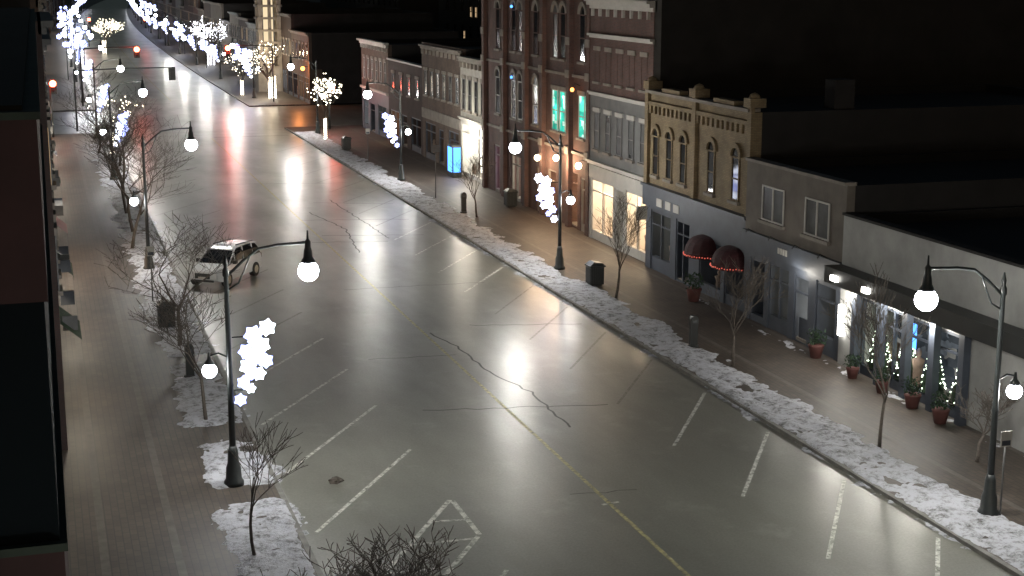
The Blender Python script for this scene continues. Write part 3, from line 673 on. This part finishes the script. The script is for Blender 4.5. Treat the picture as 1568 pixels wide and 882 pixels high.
# dark buildings behind the main row
for (x0, x1, y0, y1, h, nm) in ((62, 90, 66, 96, 11, 'rear_building'), (60, 95, 98, 132, 13.5, 'rear_building'), (66, 100, 20, 60, 8, 'rear_warehouse'), (56, 90, 176, 215, 13, 'rear_building'), (54, 100, 232, 300, 14, 'rear_building'), (56, 80, 136, 147, 11, 'rear_building'), (90, 150, 40, 140, 14, 'rear_warehouse')):
    g = G(nm, (x0, y0, 0)); Wd = y1-y0
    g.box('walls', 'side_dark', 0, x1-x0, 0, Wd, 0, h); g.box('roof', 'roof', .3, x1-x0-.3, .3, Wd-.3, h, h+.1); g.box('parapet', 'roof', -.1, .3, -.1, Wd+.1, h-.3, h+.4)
    for i in range(int(Wd/4)):
        for z in (3, 6.5, 10):
            if z+2 < h: win(g, 2+i*4, z, z+1.7, 1.1, glass='glass', frame='roof', sill=None, lintel=None)
    if nm == 'rear_building' and y0 == 98: win(g, 22, 8.4, 10.4, 1.6, glass='blue_lit', frame='roof', sill=None, lintel=None)
    if y0 in (176, 232): 
        for k in range(3): zz = R.choice((6, 9.3)); win(g, R.uniform(3, Wd-3), zz, zz+1.4, .9, glass='dim_lit', frame='roof', sill=None, lintel=None)
    g.finish()
# stair tower behind the tan brick block, with a bluish lit window
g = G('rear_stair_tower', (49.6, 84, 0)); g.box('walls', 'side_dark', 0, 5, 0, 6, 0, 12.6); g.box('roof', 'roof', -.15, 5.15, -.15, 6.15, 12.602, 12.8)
g.box('lit_window', 'blue_lit', .8, 1.5, -.03, -.002, 9.9, 11.0); g.box('window_bar', 'roof', 1.12, 1.18, -.06, -.032, 9.9, 11.0); g.box('window_bar', 'roof', .8, 1.5, -.061, -.033, 10.42, 10.48); g.finish()

# ------------------------------------------------------------------ street furniture
def bin_(x, y, s=1.0):
    g = G('litter_bin', (x, y, .12)); 
    g.box('body', 'black', -.34*s, .34*s, -.34*s, .34*s, .08, .95); g.box('feet', 'black', -.26, .26, -.26, .26, 0, .08)
    for k in range(7): yy = -.3+k*.1; g.box('slats', 'dark_green', -.37*s, -.342*s, (yy-.03)*s, (yy+.03)*s, .12, .9); g.box('slats', 'dark_green', (yy-.03)*s, (yy+.03)*s, -.37*s, -.342*s, .12, .9)
    g.box('lid_rim', 'dark_green', -.4*s, .4*s, -.4*s, .4*s, .952, 1.02)
    g.add('lid', 'dark_green', [(-.36*s,-.36*s,1.022),(.36*s,-.36*s,1.022),(.36*s,.36*s,1.022),(-.36*s,.36*s,1.022),(-.15,-.3,1.2),(.3,-.3,1.12),(.3,.3,1.12),(-.15,.3,1.2)], [(4,5,6,7),(0,1,5,4),(1,2,6,5),(2,3,7,6),(3,0,4,7)]); g.finish()
for p in ((25.3, 67.4), (28.9, 92.8), (4.6, 64.5), (25, 128)): bin_(*p)
def meter(x, y):
    g = G('parking_pay_station', (x, y, .12)); g.lathe('plinth', 'black', [(.24,0),(.24,.06),(.17,.08)], n=10)
    g.box('pillar', 'black', -.15, .15, -.11, .11, .07, 1.05)
    vs = []; fs = []; n = 10
    for k in range(n+1):
        a = math.pi*k/n; vs += [(.17*math.cos(a), -.13, 1.1+.22*math.sin(a)), (.17*math.cos(a), .13, 1.1+.22*math.sin(a))]
    for k in range(n): fs.append((2*k, 2*k+2, 2*k+3, 2*k+1))
    fs.append(tuple(range(0, 2*n+2, 2))); fs.append(tuple(range(2*n+1, 0, -2))); g.add('rounded_head', 'black', vs, fs)
    g.box('head', 'black', -.17, .17, -.13, .13, .9, 1.099); g.box('display', 'glass_grey', -.1, .1, -.145, -.132, 1.0, 1.12); g.finish()
for p in ((24.8, 54.6), (25.3, 91.3), (4.75, 55.9)): meter(*p)
def planter(x, y, s, plant=True):
    g = G('planter_with_shrub', (x, y, .12)); g.lathe('pot', 'terracotta', [(.22*s,0),(.3*s,.4*s),(.34*s,.5*s),(.34*s,.55*s)], n=12)
    rr = random.Random(int(x*y))
    for i in range(150):
        a = rr.uniform(0,6.28); r = rr.uniform(.05,.42)*s; c = V((r*math.cos(a), r*math.sin(a), .55*s+rr.uniform(0,.6)*s)); d = V((rr.gauss(0,1), rr.gauss(0,1), rr.gauss(.6,.6))).normalized()*.16*s; e = d.cross(V((rr.random(), rr.random(), rr.random()))).normalized()*.04*s
        g.add('foliage', 'needles', [c-e, c+e, c+d], [(0,1,2)])
    g.finish()
for p in ((28.4, 62.6, 1.1), (28.7, 51.5, .95), (28.5, 46.2, .8), (28.5, 44.2, .9), (28.4, 42.3, .9), (28.5, 48.3, .75)): planter(*p)

def sign(x, y, h, m, w=.35, hh=.45, post=True, nm='parking_sign'):
    g = G(nm, (x, y, .12)); g.tube('post', 'grey_wall', [(0,0,0),(0,0,h)], .03, 6); g.box('plate', m, -w/2, w/2, -.05, -.032, h-hh, h); g.box('plate_border', 'slate', -w/2+.04, w/2-.04, -.054, -.0505, h-hh+.04, h-hh*.6); g.finish()
sign(24.95, 34.0, 2.5, 'white_trim'); sign(25.2, 98, 3.6, 'slate', .6, .5, nm='street_sign'); sign(4.4, 70, 2.6, 'white_trim'); sign(25.2, 120, 2.6, 'white_trim')
g = G('lit_display_kiosk', (29.3, 108.2, .12)); g.box('case', 'black', -.35, .35, -.7, .7, 0, 2.4); g.box('screen', 'blue_screen', -.37, -.352, -.6, .6, .4, 2.25); g.box('screen_side', 'blue_screen', -.28, .28, -.72, -.702, .4, 2.25); g.finish()
g = G('lit_display_kiosk', (33, 176.5, .12)); g.box('case', 'black', -1, 1, 0, .3, 0, 3); g.box('screen', 'blue_lit', -.9, .9, -.03, -.002, .8, 2.8); g.finish()

def signal(x, y, h, armx=0, facing=-1, nm='traffic_signal', red=True, pw=300):
    g = G(nm, (x, y, .12)); g.tube('pole', 'dark_green', [(0,0,0),(0,0,h+.3 if armx == 0 else h+.4)], .09, 8)
    if armx: g.tube('mast_arm', 'dark_green', [(0,0,h+.2),(armx*.5,0,h+.35),(armx,0,h+.35)], [.08,.06,.05], 6)
    cx = armx if armx else .25
    g.box('signal_head', 'black', cx-.2, cx+.2, -.16, .16, h-.75, h+.25); g.box('backplate', 'black', cx-.32, cx+.32, .02, .05, h-.9, h+.4)
    for k, z in enumerate((h+.07, h-.25, h-.57)):
        yy = facing*.22
        g.ball('red_lens' if k == 0 and red else 'dark_lens', 'red' if (k == 0 and red) else 'glass', (cx, yy, z), .3 if (k == 0 and red) else .13, 10, 6)
        g.tube('visor', 'black', [(cx, facing*.16, z+.16), (cx, facing*.42, z+.2)], .03, 4)
    if red and pw: g.light((cx, facing*.8, h+.07), pw, (1, .07, .03), .25)
    g.finish()
signal(4.6, 180, 6.3, 6.3, pw=180); signal(26.5, 180, 6.3, -5.2, pw=800); signal(.9, 146, 4.9, pw=60); signal(26.9, 146, 4.0, pw=150); signal(3.2, 151, 5.6, 9.2, 1, red=False); signal(10.4, 330, 5.5, pw=60); signal(26, 330, 5.5, -4, pw=60)

# debris on road
g = G('lump_of_slush', (7.8, 42.8, 0), single=True)
vs = []; fs = []; n = 8
for j in range(5):
    for i in range(n):
        a = 2*math.pi*i/n; r = .2*math.cos(j/4*1.4)*(1+R.uniform(-.3,.3)); vs.append((r*1.2*math.cos(a), r*math.sin(a), .16*j/4))
for j in range(4):
    for i in range(n): fs.append((j*n+i, j*n+(i+1)%n, (j+1)*n+(i+1)%n, (j+1)*n+i))
fs.append(tuple(4*n+i for i in range(n))); g.add('s', 'bark', vs, fs); g.finish()

# ------------------------------------------------------------------ parked SUV (nose = local +y)
def suv(x, y, rot):
    g = G('parked_suv', (x, y, 0), rot)
    def loft(part, m, secs):   # secs: y, zb, zt, half width bottom, half width top
        vs = []; fs = []
        for (yy, zb, zt, wb, wt) in secs:
            zm = zb+(zt-zb)*.6
            ring = [(-wb,zb),(-wb*1.0,zm),(-wt,zt-.05),(-wt+.08,zt),(wt-.08,zt),(wt,zt-.05),(wb*1.0,zm),(wb,zb)]
            vs += [(a, yy, b) for a, b in ring]
        k = 8
        for j in range(len(secs)-1):
            for i in range(k): fs.append((j*k+i, j*k+(i+1)%k, (j+1)*k+(i+1)%k, (j+1)*k+i))
        fs.append(tuple(range(k))); fs.append(tuple((len(secs)-1)*k+i for i in range(k))[::-1]); g.add(part, m, vs, fs)
    loft('body', 'car_paint', [(-2.3,.45,.95,.8,.78),(-2.2,.35,1.08,.9,.86),(-1.0,.3,1.1,.93,.88),(.7,.3,1.1,.93,.88),(1.2,.3,1.06,.93,.86),(2.0,.34,.98,.9,.8),(2.25,.42,.85,.8,.7),(2.32,.5,.75,.72,.62)])
    loft('cabin_glass', 'glass', [(-2.2,1.08,1.15,.82,.8),(-1.95,1.09,1.62,.83,.68),(-.9,1.09,1.7,.84,.7),(.2,1.09,1.68,.84,.69),(1.15,1.06,1.1,.82,.78)])
    loft('roof_panel', 'car_paint', [(-2.05,1.62,1.68,.69,.66),(-.9,1.71,1.77,.71,.68),(.15,1.69,1.75,.7,.67),(.35,1.6,1.66,.7,.67)])
    for yy in (-1.35, -.35, .55):
        for s in (-1, 1): g.tube('pillars', 'car_paint', [(s*.86, yy+.05, 1.08), (s*.72, yy-.05, 1.7)], .045, 4)
    for s in (-1, 1): g.tube('a_pillars', 'car_paint', [(s*.84, 1.15, 1.08), (s*.71, .3, 1.67)], .045, 4); g.tube('roof_rails', 'black', [(s*.6,-1.8,1.76),(s*.62,0,1.82)], .03, 4); g.box('mirrors', 'black', s*.92, s*1.1, .75, .95, 1.05, 1.22)
    for yy in (-1.45, 1.45):
        for s in (-1, 1):
            for (r, w, m) in ((.36, .12, 'tyre'), (.21, .135, 'chrome')):
                vs = []; n = 16
                for i in range(n):
                    a = 2*math.pi*i/n; vs += [(s*.84-w, yy+r*math.cos(a), .36+r*math.sin(a)), (s*.84+w, yy+r*math.cos(a), .36+r*math.sin(a))]
                fs = [(2*i, 2*i+1, (2*i+3) % (2*n), (2*i+2) % (2*n)) for i in range(n)]+[tuple(range(0, 2*n, 2)), tuple(range(2*n-1, 0, -2))]
                g.add('wheels' if m == 'tyre' else 'wheel_hubs', m, vs, fs)
    g.box('grille', 'black', -.4, .4, 2.325, 2.36, .52, .78); g.box('lower_intake', 'black', -.6, .6, 2.3, 2.345, .36, .46)
    for s in (-1, 1): g.box('headlights', 'headlamp', s*.45, s*.74, 2.2, 2.335, .68, .82)
    for s in (-1, 1): g.box('tail_lights', 'terracotta', s*.62, s*.84, -2.32, -2.2, .8, 1.05)
    g.box('number_plate', 'white_trim', -.22, .22, 2.362, 2.37, .5, .62)
    g.finish()
suv(8.3, 74.6, math.atan2(.57, -.82))

# ------------------------------------------------------------------ night sky
w = bpy.data.worlds.new('World'); scene.world = w; w.use_nodes = True; nt = w.node_tree; nt.nodes.clear()
out = nt.nodes.new('ShaderNodeOutputWorld'); bg = nt.nodes.new('ShaderNodeBackground'); sk = nt.nodes.new('ShaderNodeTexSky')
sk.sky_type = 'NISHITA'; sk.sun_disc = False; sk.sun_elevation = math.radians(8); sk.sun_rotation = math.radians(200)
bg.inputs['Strength'].default_value = 0.014
nt.links.new(sk.outputs[0], bg.inputs['Color']); nt.links.new(bg.outputs[0], out.inputs['Surface'])
scene.view_settings.view_transform = 'Standard'; scene.view_settings.look = 'None'; scene.view_settings.exposure = 0

cd = bpy.data.cameras.new('camera'); cam = bpy.data.objects.new('camera', cd); scene.collection.objects.link(cam); scene.camera = cam
cam.location = (0, 0, 15); cam.rotation_euler = (math.radians(90-11.81), 0, math.radians(-17.35))
cd.sensor_width = 36; cd.lens = 52.8; cd.clip_start = .1; cd.clip_end = 3000
